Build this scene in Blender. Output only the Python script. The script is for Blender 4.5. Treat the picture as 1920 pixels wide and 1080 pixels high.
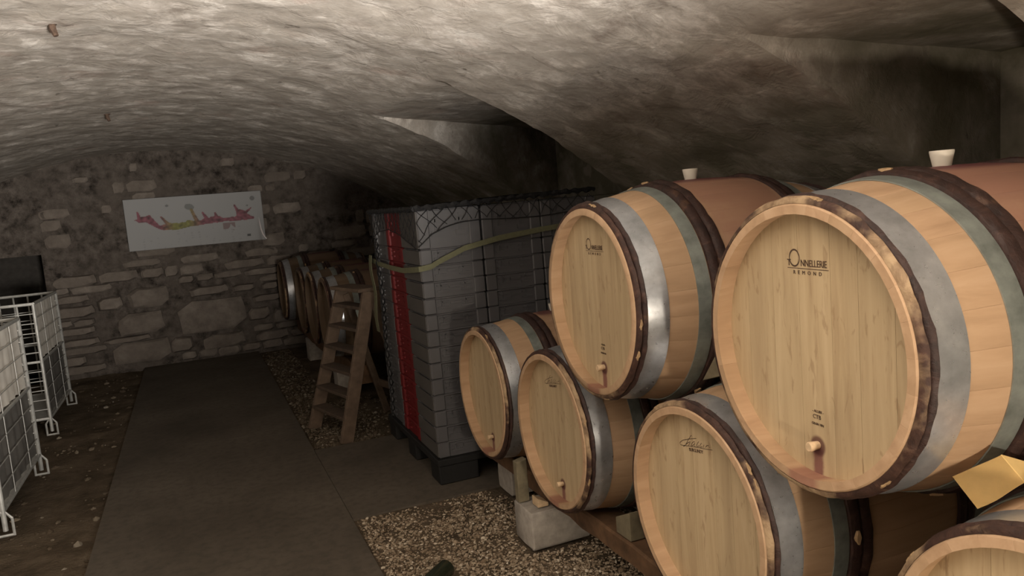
import bpy, bmesh, math, random
import numpy as np
from mathutils import Vector, Matrix, noise

for o in list(bpy.data.objects): bpy.data.objects.remove(o, do_unlink=True)
S = bpy.context.scene
COL = S.collection
PI = math.pi

# ------------------------------------------------------------------ camera
def cam_axes(yaw, pitch, roll):
    cy, sy, cp, sp = math.cos(yaw), math.sin(yaw), math.cos(pitch), math.sin(pitch)
    fwd = Vector((sy*cp, cy*cp, -sp)); right = Vector((cy, -sy, 0)); down = -right.cross(fwd)
    c, s = math.cos(roll), math.sin(roll)
    return c*right + s*down, -s*right + c*down, fwd
EYE = 1.5
cd = bpy.data.cameras.new('camera'); cam = bpy.data.objects.new('camera', cd); COL.objects.link(cam)
r_, d_, f_ = cam_axes(math.radians(22.23), math.radians(6.736), math.radians(4.70))
m = Matrix.Identity(4)
for i in range(3):
    m[i][0] = r_[i]; m[i][1] = -d_[i]; m[i][2] = -f_[i]
m[2][3] = EYE
cam.matrix_world = m
cd.sensor_width = 36; cd.lens = 1451.34/1920*36; cd.clip_start = .05
S.camera = cam

# ------------------------------------------------------------------ world, lamps, exposure
W = bpy.data.worlds.new('world'); S.world = W; W.use_nodes = True
W.node_tree.nodes['Background'].inputs[0].default_value = (.5, .55, .45, 1)
W.node_tree.nodes['Background'].inputs[1].default_value = 0.0
def lamp(name, kind, loc, energy, color, **k):
    l = bpy.data.lights.new(name, kind); l.energy = energy; l.color = color
    o = bpy.data.objects.new(name, l); COL.objects.link(o); o.location = loc
    for a, b in k.items(): setattr(l, a, b)
    return o
KEY = lamp('hand_lamp_light', 'POINT', (.69, -.60, .68), 100, (1, .85, .67), shadow_soft_size=.045)
UP = lamp('added_vault_spot', 'SPOT', (.45, -.45, 1.10), 2050, (1, .94, .86), shadow_soft_size=.22, spot_size=math.radians(112), spot_blend=.7)  # added spot, no visible source; coned to brighten vault and cages, sparing barrels
UP.rotation_euler = (math.radians(90+33), 0, math.radians(34))
S.view_settings.view_transform = 'Standard'; S.view_settings.look = 'None'
S.view_settings.exposure = -0.3; S.view_settings.gamma = 1; S.view_settings.use_curve_mapping = False

# ------------------------------------------------------------------ helpers
rnd = random.Random(7)
def link(o, parent=None):
    COL.objects.link(o)
    if parent is not None: o.parent = parent
    return o
def tag(o, label=None, cat=None, group=None, kind=None):
    if label: o['label'] = label
    if cat: o['category'] = cat
    if group: o['group'] = group
    if kind: o['kind'] = kind
    return o
def empty(name, loc, rz=0, parent=None):
    o = bpy.data.objects.new(name, None); o.empty_display_size = .1; link(o, parent)
    o.location = loc; o.rotation_euler = (0, 0, rz); return o
def smooth(me, ang=40):
    me.polygons.foreach_set('use_smooth', [True]*len(me.polygons))
    me.set_sharp_from_angle(angle=math.radians(ang))
def mesh_obj(name, verts, faces, mat, parent=None, sm=None):
    me = bpy.data.meshes.new(name); me.from_pydata(verts, [], faces); me.update()
    if mat: me.materials.append(mat)
    if sm: smooth(me, sm)
    return link(bpy.data.objects.new(name, me), parent)
def bm_obj(name, bm, mat, parent=None, sm=None):
    bmesh.ops.recalc_face_normals(bm, faces=bm.faces[:])
    me = bpy.data.meshes.new(name); bm.to_mesh(me); bm.free()
    if mat: me.materials.append(mat)
    if sm: smooth(me, sm)
    return link(bpy.data.objects.new(name, me), parent)
def inst(o, parent, loc=None, rot=None):
    c = o.copy(); link(c); c.parent = parent
    if loc is not None: c.location = loc
    if rot is not None: c.rotation_euler = rot
    return c
def box(bm, x0, x1, y0, y1, z0, z1, bevel=0):
    r = bmesh.ops.create_cube(bm, size=1)
    for v in r['verts']:
        v.co = Vector((x0+(v.co.x+.5)*(x1-x0), y0+(v.co.y+.5)*(y1-y0), z0+(v.co.z+.5)*(z1-z0)))
    if bevel:
        es = list({e for v in r['verts'] for e in v.link_edges})
        bmesh.ops.bevel(bm, geom=es, offset=bevel, segments=1, affect='EDGES')
def box_obj(name, dims, mat, parent=None, bevel=0):
    bm = bmesh.new(); box(bm, *dims, bevel=bevel); return bm_obj(name, bm, mat, parent)
def tube(bm, pts, r, n=6, closed=False):
    pts = [Vector(p) for p in pts]; rings = []
    k = len(pts)
    for i, p in enumerate(pts):
        a = pts[i-1] if (i or closed) else p; b = pts[(i+1) % k] if (i < k-1 or closed) else p
        t = (b-a).normalized(); u = t.cross(Vector((0, 0, 1)))
        if u.length < 1e-3: u = t.cross(Vector((1, 0, 0)))
        u.normalize(); w = t.cross(u)
        rr = r[i] if isinstance(r, (list, tuple)) else r
        rings.append([bm.verts.new(p+rr*(math.cos(2*PI*j/n)*u+math.sin(2*PI*j/n)*w)) for j in range(n)])
    for i in range(k if closed else k-1):
        A, B = rings[i], rings[(i+1) % k]
        for j in range(n): bm.faces.new((A[j], A[(j+1) % n], B[(j+1) % n], B[j]))
    if not closed:
        bm.faces.new(rings[0][::-1]); bm.faces.new(rings[-1])
def fast_mesh(name, V, F, mat, parent=None, sm=False):
    me = bpy.data.meshes.new(name); V = np.asarray(V, np.float32); F = np.asarray(F, np.int32)
    me.vertices.add(len(V)); me.vertices.foreach_set('co', V.ravel())
    k = F.shape[1]; me.loops.add(F.size); me.loops.foreach_set('vertex_index', F.ravel())
    me.polygons.add(len(F)); me.polygons.foreach_set('loop_start', np.arange(0, F.size, k, dtype=np.int32))
    me.polygons.foreach_set('use_smooth', np.full(len(F), sm))
    me.update(calc_edges=True); me.validate()
    if mat: me.materials.append(mat)
    return link(bpy.data.objects.new(name, me), parent)

# ------------------------------------------------------------------ materials
class NT:
    def __init__(s, name, rough=.8, metal=0, spec=.3):
        s.mat = bpy.data.materials.new(name); s.mat.use_nodes = True; s.t = s.mat.node_tree
        s.b = s.t.nodes['Principled BSDF']; s.b.inputs['Roughness'].default_value = rough
        s.b.inputs['Metallic'].default_value = metal; s.b.inputs['Specular IOR Level'].default_value = spec
    def n(s, kind, **k):
        x = s.t.nodes.new('ShaderNode'+kind)
        for a, b in k.items(): setattr(x, a, b)
        return x
    def l(s, a, b): s.t.links.new(a, b)
    def coord(s, scale=(1, 1, 1), obj=None, rand=False):
        c = s.n('TexCoord'); c.object = obj
        mp = s.n('Mapping'); mp.inputs['Scale'].default_value = scale; s.l(c.outputs['Object'], mp.inputs['Vector'])
        if rand:
            oi = s.n('ObjectInfo'); mu = s.n('Math', operation='MULTIPLY'); mu.inputs[1].default_value = 37
            s.l(oi.outputs['Random'], mu.inputs[0]); s.l(mu.outputs[0], mp.inputs['Location'])
        return mp.outputs[0]
    def noise(s, vec, scale, detail=6, rough=.6, dist=0):
        x = s.n('TexNoise'); x.inputs['Scale'].default_value = scale; x.inputs['Detail'].default_value = detail
        x.inputs['Roughness'].default_value = rough; x.inputs['Distortion'].default_value = dist
        s.l(vec, x.inputs['Vector']); return x.outputs['Fac']
    def ramp(s, fac, stops):
        x = s.n('ValToRGB'); e = x.color_ramp.elements
        while len(e) < len(stops): e.new(.5)
        for q, (p, c) in zip(e, stops):
            q.position = p; q.color = (*c, 1) if len(c) == 3 else c
        s.l(fac, x.inputs[0]); return x.outputs[0]
    def mix(s, fac, a, b, mode='MIX'):
        x = s.n('MixRGB', blend_type=mode)
        for v, i in ((fac, 0), (a, 1), (b, 2)):
            if hasattr(v, 'links'): s.l(v, x.inputs[i])
            elif i == 0: x.inputs[0].default_value = v
            else: x.inputs[i].default_value = (*v, 1)
        return x.outputs[0]
    def math(s, op, a, b=0, c=None, clamp=False):
        x = s.n('Math', operation=op); x.use_clamp = clamp
        for i, v in enumerate((a, b, c)):
            if v is None: continue
            if hasattr(v, 'links'): s.l(v, x.inputs[i])
            else: x.inputs[i].default_value = v
        return x.outputs[0]
    def sep(s, vec):
        x = s.n('SeparateXYZ'); s.l(vec, x.inputs[0]); return x.outputs
    def band(s, v, a, b):           # 0 below a, 1 above b
        x = s.n('MapRange'); x.interpolation_type = 'SMOOTHSTEP'
        s.l(v, x.inputs[0]); x.inputs[1].default_value = a; x.inputs[2].default_value = b; return x.outputs[0]
    def color(s, c):
        if hasattr(c, 'links'): s.l(c, s.b.inputs['Base Color'])
        else: s.b.inputs['Base Color'].default_value = (*c, 1)
    def bump(s, h, strength=.5, dist=.01):
        x = s.n('Bump'); x.inputs['Strength'].default_value = strength; x.inputs['Distance'].default_value = dist
        s.l(h, x.inputs['Height']); s.l(x.outputs[0], s.b.inputs['Normal'])
def plain(name, c, rough=.7, metal=0, var=.25, scale=20, bump=0, spec=.3):
    t = NT(name, rough, metal, spec); f = t.noise(t.coord(rand=True), scale)
    t.color(t.ramp(f, [(.3, tuple(x*(1-var) for x in c)), (.7, tuple(min(1, x*(1+var)) for x in c))]))
    if bump: t.bump(f, bump, .004)
    return t.mat

def vault_mat():
    t = NT('lime_plaster', .95, spec=.1); v = t.coord(); vs = t.coord((1.0, .95, 1))
    big = t.noise(v, 1.6, 5); mid = t.noise(vs, 7, 9, .68, .25); fine = t.noise(v, 38, 6, .7)
    c = t.ramp(mid, [(.32, (.27, .235, .205)), (.44, (.43, .39, .35)), (.53, (.56, .515, .47)), (.66, (.78, .74, .69))])
    c = t.mix(t.ramp(big, [(.45, (0, 0, 0)), (.65, (.5, .5, .5))]), c, (.36, .32, .285))
    pk = t.noise(v, 2.3, 3); c = t.mix(t.ramp(pk, [(.6, (0, 0, 0)), (.72, (.35, .35, .35))]), c, (.42, .27, .22))
    c = t.mix(t.ramp(fine, [(.3, (.35, .35, .35)), (.5, (0, 0, 0))]), c, (.2, .175, .15))
    pl = t.ramp(t.noise(t.coord((1.1, .8, 1)), 4.2, 7, .62, .5), [(.47, (0, 0, 0)), (.51, (.55, .55, .55))]); c = t.mix(pl, c, (.36, .325, .285))
    # shade towards the right-hand wall, painted in as a dark greenish tone
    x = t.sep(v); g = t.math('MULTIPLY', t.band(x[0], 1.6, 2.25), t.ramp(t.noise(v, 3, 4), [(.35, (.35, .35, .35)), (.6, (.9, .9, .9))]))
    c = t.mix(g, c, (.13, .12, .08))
    pit = t.noise(t.coord((1.5, .8, 1)), 11, 4, .6, .4); c = t.mix(t.ramp(pit, [(.27, (.75, .75, .75)), (.34, (0, 0, 0))]), c, (.14, .12, .10))
    sp = t.noise(t.coord((1, .6, 1)), 4.3, 3, .5); c = t.mix(t.ramp(sp, [(.66, (0, 0, 0)), (.69, (.4, .4, .4))]), c, (.40, .365, .315))
    t.color(c); h = t.math('ADD', t.math('MULTIPLY', mid, .7), t.math('MULTIPLY', fine, .3)); fk = t.ramp(t.noise(t.coord((1.1, .8, 1)), 5.5, 5, .6, .8), [(.46, (0, 0, 0)), (.56, (1, 1, 1))]); h = t.math('ADD', h, t.math('MULTIPLY', fk, .35)); t.bump(h, .42, .012)
    return t.mat
M = {}
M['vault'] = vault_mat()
def stone_mat():
    t = NT('limestone', .95, spec=.1); v = t.coord(rand=True); f = t.noise(v, 7, 8, .65); fi = t.noise(v, 45, 5)
    c = t.ramp(f, [(.3, (.115, .097, .083)), (.55, (.195, .167, .143)), (.75, (.27, .236, .205))])
    oi = t.n('ObjectInfo'); c = t.mix(t.math('MULTIPLY', oi.outputs['Random'], .5), c, (.135, .112, .095)); t.color(c)
    t.bump(t.math('ADD', f, t.math('MULTIPLY', fi, .4)), .7, .02); return t.mat
M['stone'] = stone_mat()
def mortar_mat():
    t = NT('earth_mortar', 1, spec=.05); v = t.coord(); f = t.noise(v, 9, 8, .7); g = t.noise(v, 2, 4)
    c = t.ramp(f, [(.36, (.032, .027, .023)), (.5, (.115, .097, .084)), (.66, (.19, .163, .142))])
    t.color(t.mix(t.ramp(g, [(.4, (0, 0, 0)), (.65, (.7, .7, .7))]), c, (.135, .114, .098))); t.bump(f, 1, .05); return t.mat
M['mortar'] = mortar_mat()
def concrete_mat():
    t = NT('cellar_concrete', .85, spec=.2); v = t.coord(); a = t.noise(v, 1.4, 5); b = t.noise(v, 22, 7)
    c = t.ramp(a, [(.3, (.070, .058, .045)), (.7, (.125, .105, .083))])
    c = t.mix(t.ramp(b, [(.35, (.4, .4, .4)), (.55, (0, 0, 0))]), c, (.045, .04, .033)); t.color(c); t.bump(b, .3, .006); return t.mat
M['concrete'] = concrete_mat()
def earth_mat():
    t = NT('trodden_earth', 1, spec=.05); v = t.coord(); a = t.noise(v, 5, 8, .7); b = t.noise(v, 60, 5)
    t.color(t.ramp(a, [(.3, (.055, .042, .028)), (.6, (.13, .10, .07)), (.8, (.2, .165, .12))]))
    t.bump(t.math('ADD', a, t.math('MULTIPLY', b, .5)), .8, .03); return t.mat
M['earth'] = earth_mat()
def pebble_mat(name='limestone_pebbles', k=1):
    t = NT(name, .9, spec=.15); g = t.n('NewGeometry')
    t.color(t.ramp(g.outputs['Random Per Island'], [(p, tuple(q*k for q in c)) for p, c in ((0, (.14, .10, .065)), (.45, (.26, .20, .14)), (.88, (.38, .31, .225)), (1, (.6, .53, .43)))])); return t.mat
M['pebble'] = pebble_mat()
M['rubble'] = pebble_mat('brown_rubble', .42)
def head_mat():
    t = NT('oak_head_boards', .62, spec=.3); c = t.n('TexCoord'); v = c.outputs['Object']
    mp = t.n('Mapping'); mp.inputs['Scale'].default_value = (30, 26, 1.7); t.l(v, mp.inputs[0])
    oi = t.n('ObjectInfo'); t.l(t.math('MULTIPLY', oi.outputs['Random'], 31), mp.inputs['Location'])
    g = t.noise(mp.outputs[0], 1, 6, .6, .5); g2 = t.noise(mp.outputs[0], 4, 4, .7)
    col = t.ramp(g, [(.25, (.35, .25, .145)), (.5, (.46, .345, .205)), (.75, (.55, .425, .265))])
    col = t.mix(t.math('MULTIPLY', oi.outputs['Random'], .35), col, (.45, .35, .215))
    col = t.mix(t.ramp(g2, [(.28, (.45, .45, .45)), (.4, (0, 0, 0))]), col, (.28, .17, .09))
    mk = t.n('Mapping'); mk.inputs['Scale'].default_value = (30, 40, 9); t.l(v, mk.inputs[0])
    fl = t.noise(mk.outputs[0], 1, 3, .6, 1.2); col = t.mix(t.ramp(fl, [(.61, (0, 0, 0)), (.67, (.5, .5, .5))]), col, (.27, .175, .095))
    x = t.sep(v); n = t.noise(v, 40, 4); yy = t.math('ABSOLUTE', t.math('ADD', x[1], t.math('MULTIPLY', t.math('SUBTRACT', n, .5), .012)))
    drip = t.math('MULTIPLY', t.math('SUBTRACT', 1, t.band(yy, .010, .019)), t.math('SUBTRACT', 1, t.band(x[2], -.235, -.215)))
    pit = t.math('POWER', t.math('ADD', t.math('POWER', x[1], 2), t.math('POWER', t.math('ADD', x[2], .222), 2)), .5)
    blot = t.math('SUBTRACT', 1, t.band(pit, .017, .026))
    col = t.mix(t.math('MULTIPLY', drip, .8), col, (.16, .045, .05)); col = t.mix(t.math('MULTIPLY', blot, .85), col, (.09, .03, .03))
    t.color(col); t.bump(g, .25, .003); return t.mat
M['head'] = head_mat()
def stave_mat(root, R, stain, dark=0):
    t = NT('oak_staves', .6, spec=.3); v = t.coord((1, 1, 1), root)
    lo = t.n('TexCoord').outputs['Object']; mp = t.n('Mapping'); mp.inputs['Scale'].default_value = (1.6, 22, 22); t.l(lo, mp.inputs[0])
    oi = t.n('ObjectInfo'); t.l(t.math('MULTIPLY', oi.outputs['Random'], 31), mp.inputs['Location'])
    g = t.noise(mp.outputs[0], 1, 6, .6, .4)
    col = t.ramp(g, [(.25, (.34, .215, .128)), (.5, (.45, .295, .18)), (.75, (.53, .365, .235))])
    col = t.mix(t.math('MULTIPLY', oi.outputs['Random'], .45), col, (.37, .25, .145))
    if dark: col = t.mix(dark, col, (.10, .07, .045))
    x = t.sep(v); n = t.noise(v, 6, 5)
    # wine stain round the bung and under the head peg
    ax = t.math('ABSOLUTE', t.math('SUBTRACT', x[0], .45))
    s1 = t.math('MULTIPLY', t.math('SUBTRACT', 1, t.band(ax, .13, .17)), t.band(t.math('ADD', x[2], t.math('MULTIPLY', t.math('SUBTRACT', n, .5), .5)), R*.85, R*1.9))
    col = t.mix(t.math('MULTIPLY', s1, stain), col, (.29, .145, .105))
    s3 = t.math('MULTIPLY', t.band(x[2], R*1.96, R*1.99), t.math('SUBTRACT', 1, t.band(ax, .12, .15))); col = t.mix(t.math('MULTIPLY', s3, .8), col, (.09, .02, .03))
    yy = t.math('ABSOLUTE', x[1]); s2 = t.math('MULTIPLY', t.math('SUBTRACT', 1, t.band(yy, .03, .055)), t.math('MULTIPLY', t.math('SUBTRACT', 1, t.band(x[0], .05, .06)), t.math('SUBTRACT', 1, t.band(x[2], R, R+.02))))
    col = t.mix(t.math('MULTIPLY', s2, .6), col, (.22, .07, .06))
    t.color(col); t.bump(g, .3, .003); return t.mat
def bark_mat():
    t = NT('chestnut_bark', .55, spec=.35); v = t.coord(rand=True); f = t.noise(v, 28, 6, .7, .5); k = t.noise(v, 9, 4)
    c = t.ramp(f, [(.3, (.016, .009, .008)), (.55, (.042, .021, .017)), (.72, (.085, .045, .034)), (.85, (.26, .17, .10))])
    t.color(t.mix(t.ramp(k, [(.62, (0, 0, 0)), (.70, (.55, .55, .55))]), c, (.16, .085, .05))); t.bump(f, .8, .006); return t.mat
M['bark'] = bark_mat()
def worn_bark():
    t = NT('worn_chestnut_bark', .6, spec=.3); v = t.coord(rand=True); f = t.noise(v, 22, 6, .7, .5); k = t.noise(v, 3.5, 5, .6)
    c = t.ramp(f, [(.3, (.02, .011, .009)), (.55, (.06, .03, .022)), (.75, (.13, .07, .045))])
    t.color(t.mix(t.ramp(k, [(.50, (0, 0, 0)), (.58, (.9, .9, .9))]), c, t.ramp(f, [(.3, (.17, .10, .055)), (.6, (.42, .30, .18))]))); t.bump(f, .8, .006); return t.mat
M['bark_worn'] = worn_bark()
M['peeled'] = plain('peeled_chestnut', (.36, .24, .13), .6, var=.3, scale=40)
def galv_mat():
    t = NT('galvanised_steel', .3, .78, .5); v = t.coord(rand=True)
    f = t.noise(v, 14, 6, .65); g = t.noise(v, 60, 3)
    t.color(t.ramp(f, [(.3, (.40, .42, .44)), (.55, (.56, .58, .61)), (.75, (.70, .72, .74))]))
    t.l(t.math('ADD', t.math('MULTIPLY', g, .22), .20), t.b.inputs['Roughness']); t.bump(f, .15, .002); return t.mat
M['galv'] = galv_mat()
M['galv_dull'] = plain('weathered_galvanised_steel', (.27, .30, .28), .5, .6, .3, 18)
M['ink'] = plain('stamped_ink', (.075, .045, .03), .8, var=.4, scale=120)
M['silicone'] = plain('white_silicone', (.62, .58, .50), .35, var=.05)
M['peg'] = plain('pale_wood_peg', (.55, .40, .25), .6, var=.2, scale=60)
M['beam'] = plain('old_oak_beam', (.115, .065, .035), .8, var=.45, scale=14, bump=.4)
M['plank'] = plain('grey_pine', (.17, .145, .095), .75, var=.3, scale=18, bump=.3)
M['block'] = plain('concrete_block', (.33, .30, .265), .9, var=.2, scale=30, bump=.4)
M['ladder'] = plain('worn_ladder_wood', (.115, .08, .056), .75, var=.3, scale=18, bump=.2)
M['tread'] = plain('shaded_tread_wood', (.075, .052, .037), .85, var=.3, scale=18)  # treads darker than stiles: shade of their upward faces put into the colour
M['grey_plastic'] = plain('grey_crate_plastic', (.088, .087, .092), .38, var=.12, scale=6, spec=.5)
M['shaded_plastic'] = plain('shaded_crate_plastic', (.075, .07, .066), .5, var=.15, scale=6, spec=.4)  # grey crates' aisle side, its shade put into the colour
M['red_plastic'] = plain('red_crate_plastic', (.13, .007, .009), .5, var=.12, scale=6, spec=.4)
M['black_plastic'] = plain('black_pallet_plastic', (.012, .012, .012), .6, var=.2)
M['net'] = plain('black_net_cord', (.012, .012, .013), .7, var=.2)
M['strap'] = plain('olive_webbing', (.125, .125, .072), .75, var=.15, scale=60)
M['wire'] = plain('galvanised_wire', (.42, .42, .40), .5, .4, .2, 30)
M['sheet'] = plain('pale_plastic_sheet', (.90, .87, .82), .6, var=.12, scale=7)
M['sheet_grey'] = plain('darker_grey_sheet', (.25, .24, .225), .7, var=.2, scale=7)  # lower cage panels, a darker grey than the upper ones
M['card'] = plain('yellow_card', (.66, .46, .19), .85, var=.12, scale=12, bump=.2)
M['glass'] = plain('dark_bottle_glass', (.018, .022, .014), .12, var=.1, spec=.6)
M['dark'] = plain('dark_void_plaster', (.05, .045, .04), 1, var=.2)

# ------------------------------------------------------------------ vault, walls, floor
XC, VR, APEX = -.2, 4.6, 2.285
def zmain(x): return APEX - VR + math.sqrt(max(VR*VR-(x-XC)**2, 0))
RECESS = [  # start x, ceiling slope, near edge y(x), far edge y(x)
    (1.58, -.04, lambda x: 1.24+.03*(x-1.7), lambda x: 1.93+.06*(x-1.7)),
    (1.18, -.045, lambda x: 3.62+.33*max(0, x-1.2), lambda x: 4.93+.50*max(0, x-1.2))]
def zrec(k, x):
    x0, s = RECESS[k][0], RECESS[k][1]
    return zmain(x) if x <= x0 else max(zmain(x), zmain(x0)+s*(x-x0)-.12*max(0, min(.35, x-x0))*(.35-max(0, min(.35, x-x0))))
YB, YE, XL, XR = -3.0, 9.14, -2.9, 2.85
def rough(x, y, z):
    p = Vector((x, y, z))
    d = .016*noise.noise(p*1.1) + .007*noise.noise(Vector((x*3.2, y*2.2, z*3))) + .003*noise.noise(Vector((x*10, y*7, z*9))) + .003*noise.noise(p*24)
    k = noise.noise(Vector((x*4.5+7, y*2.6, z*4)));  d += .007*max(0, min(1, (k-.2)*9))
    return d
def build_vault():
    xs = np.arange(XL, XR+1e-6, .028)
    segs = [(None, 'n', 0, 150, None), (0, 'r', 0, 26, 0), (None, 'n', 0, 60, None), (1, 'r', 1, 46, 1), (None, 'n', 0, 130, None)]
    rows = []
    for x in xs:
        edges = [YB, RECESS[0][2](x), RECESS[0][3](x), RECESS[1][2](x), RECESS[1][3](x), YE]
        row = []
        for si, sg in enumerate(segs):
            a, b, n = edges[si], edges[si+1], sg[3]
            e = .004
            for j in range(n+1):
                y = a+e+(b-a-2*e)*j/n
                z = zmain(x) if sg[0] is None else zrec(sg[0], x)
                inside = sg[0] is not None and x > RECESS[sg[0]][0]
                q = rough(x, y, z)*(.55 if inside else 1)
                row.append((x+q*(x-XC)/VR*.6, y, z+q))
        rows.append(row)
    nx, ny = len(rows), len(rows[0])
    V = np.array(rows).reshape(-1, 3)
    idx = np.arange(nx*ny).reshape(nx, ny)
    F = np.stack([idx[:-1, :-1], idx[:-1, 1:], idx[1:, 1:], idx[1:, :-1]], -1).reshape(-1, 4)
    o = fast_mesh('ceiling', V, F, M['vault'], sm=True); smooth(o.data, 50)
    return tag(o, kind='structure')
build_vault()

def wall_box(name, dims, mat):
    return tag(box_obj(name, dims, mat), kind='structure')
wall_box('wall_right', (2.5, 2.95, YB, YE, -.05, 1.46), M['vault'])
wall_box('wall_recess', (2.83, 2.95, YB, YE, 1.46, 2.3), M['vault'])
wall_box('wall_left', (-3.1, XL+.05, YB, YE, -.05, 1.75), M['vault'])
wall_box('wall_front', (-3.1, 2.95, YB-.2, YB+.05, -.05, 2.5), M['vault'])
# back wall with a low dark opening on the left
bm = bmesh.new()
box(bm, -1.40, 2.95, 9.10, 9.4, -.05, 2.4); box(bm, -3.1, -1.40, 9.10, 9.4, 1.30, 2.4); box(bm, -3.1, -2.4, 9.10, 9.4, -.05, 1.3)
WB = tag(bm_obj('wall_back', bm, M['mortar']), kind='structure')
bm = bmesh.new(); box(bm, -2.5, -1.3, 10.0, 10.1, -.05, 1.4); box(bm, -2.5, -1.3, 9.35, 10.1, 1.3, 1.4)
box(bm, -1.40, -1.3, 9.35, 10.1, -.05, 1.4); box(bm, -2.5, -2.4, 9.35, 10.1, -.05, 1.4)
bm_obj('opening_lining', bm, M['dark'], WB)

def stone(x0, x1, z0, z1, proud, r):
    w, h = x1-x0, z1-z0; cx, cz = (x0+x1)/2, (z0+z1)/2
    out = []
    n = 10
    for i in range(n):
        a = 2*PI*i/n+.2; c, s = math.cos(a), math.sin(a)
        k = 1/max(abs(c), abs(s)); k = min(k, 1.38)
        out.append((cx+c*k*w/2*r.uniform(.90, 1.0), cz+s*k*h/2*r.uniform(.88, 1.0)))
    tilt, tl2 = r.uniform(-.012, .012), r.uniform(-.01, .01)
    V = [(x, 9.11, z) for x, z in out]+[(x, 9.10-proud*.6, z) for x, z in out]
    ins = .80
    V += [(cx+(x-cx)*ins, 9.10-proud+tilt*(x-cx)/w*2+tl2*(z-cz)/h*2, cz+(z-cz)*ins) for x, z in out]
    V.append((cx+r.uniform(-.2, .2)*w, 9.10-proud-.006, cz+r.uniform(-.2, .2)*h))
    F = []
    for k in range(2):
        for i in range(n): F.append((k*n+i, k*n+(i+1) % n, (k+1)*n+(i+1) % n, (k+1)*n+i))
    for i in range(n): F.append((2*n+i, 2*n+(i+1) % n, 3*n))
    mesh_obj('stone', V, F, M['stone'], WB, 35)
def build_stones():
    r = random.Random(11)
    px = lambda u: -.208+(u-345)/1451*9.9*1.04      # rough wall scale for the larger stones seen
    big = [(-.22, .50, .30, .66), (-.80, -.34, .36, .60), (-.90, -.30, .06, .30), (-.32, -.08, .12, .28), (-.68, -.26, .64, .86),
           (-1.38, -.98, .62, .74), (-.96, -.72, .66, .80), (-1.38, -1.0, .44, .52), (-1.36, -.98, .32, .40), (-.96, -.5, .30, .36),
           (.0, .46, .10, .26), (.5, .74, .36, .50), (.76, .98, .30, .46), (.56, .9, .56, .64), (-.08, .34, .70, .80), (.36, .62, .70, .78)]
    for b in big: stone(*b, r.uniform(.05, .085), r)
    z = .02; cnt = len(big)
    while z < 2.3:
        h = r.uniform(.06, .12) if z < .95 else r.uniform(.06, .2)
        x = -1.39+r.uniform(0, .05)
        while x < 1.95:
            w = r.uniform(.14, .46) if z < .95 else r.uniform(.10, .42)
            x1 = x+w; g = .006 if z < .95 else .02
            if not any(x < b[1]+.005 and x1 > b[0]-.005 and z < b[3] and z+h*.8 > b[2] for b in big) and z+h < zmain(x+w/2)-.03:
                if r.random() < (.94 if z < .95 else .34) and cnt < 292:
                    stone(x+g/2, x1-g/2, z+g/2+r.uniform(-.01, .01), z+h-g/2, r.uniform(.025, .065) if z < .95 else r.uniform(.008, .022), r); cnt += 1
            elif w > .16:
                x1 = x+.09
            x = x1
        z += h
build_stones()

# floor
FL = tag(box_obj('floor', (-.60, .57, YB, YE, -.15, 0), M['concrete']), kind='structure')
box_obj('slab', (.573, 2.5, 3.70, 4.95, -.15, -.002), M['concrete'], FL)
def earth(name, x0, x1, y0, y1, amp, z):
    nx, ny = int((x1-x0)/.05)+1, int((y1-y0)/.05)+1
    V = []
    for i in range(nx+1):
        for j in range(ny+1):
            x = x0+(x1-x0)*i/nx; y = y0+(y1-y0)*j/ny
            V.append((x, y, z+amp*(noise.noise(Vector((x*3, y*3, 1)))+.5*noise.noise(Vector((x*9, y*9, 4))))))
    idx = np.arange((nx+1)*(ny+1)).reshape(nx+1, ny+1)
    F = np.stack([idx[:-1, :-1], idx[1:, :-1], idx[1:, 1:], idx[:-1, 1:]], -1).reshape(-1, 4)
    fast_mesh(name, V, F, M['earth'], FL, True)
earth('earth_bed', .57, 2.5, YB, 3.70, .006, -.014)
earth('earth_bed', .57, 2.5, 4.95, YE, .014, -.022)
earth('earth_bed', -2.9, -.60, YB, YE, .018, -.028)
ICO = bmesh.new(); bmesh.ops.create_icosphere(ICO, subdivisions=1, radius=1)
ICOV = np.array([v.co[:] for v in ICO.verts]); ICOF = np.array([[v.index for v in f.verts] for f in ICO.faces]); ICO.free()
KEEPOUT = [(1.185, 1.46, 2.90, 3.085), (1.25, 1.46, .95, 1.14), (1.34, 1.5, 3.5, 3.68), (1.77, 1.96, 2.90, 3.085), (.62, .84, 2.6, 2.96)]
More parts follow.
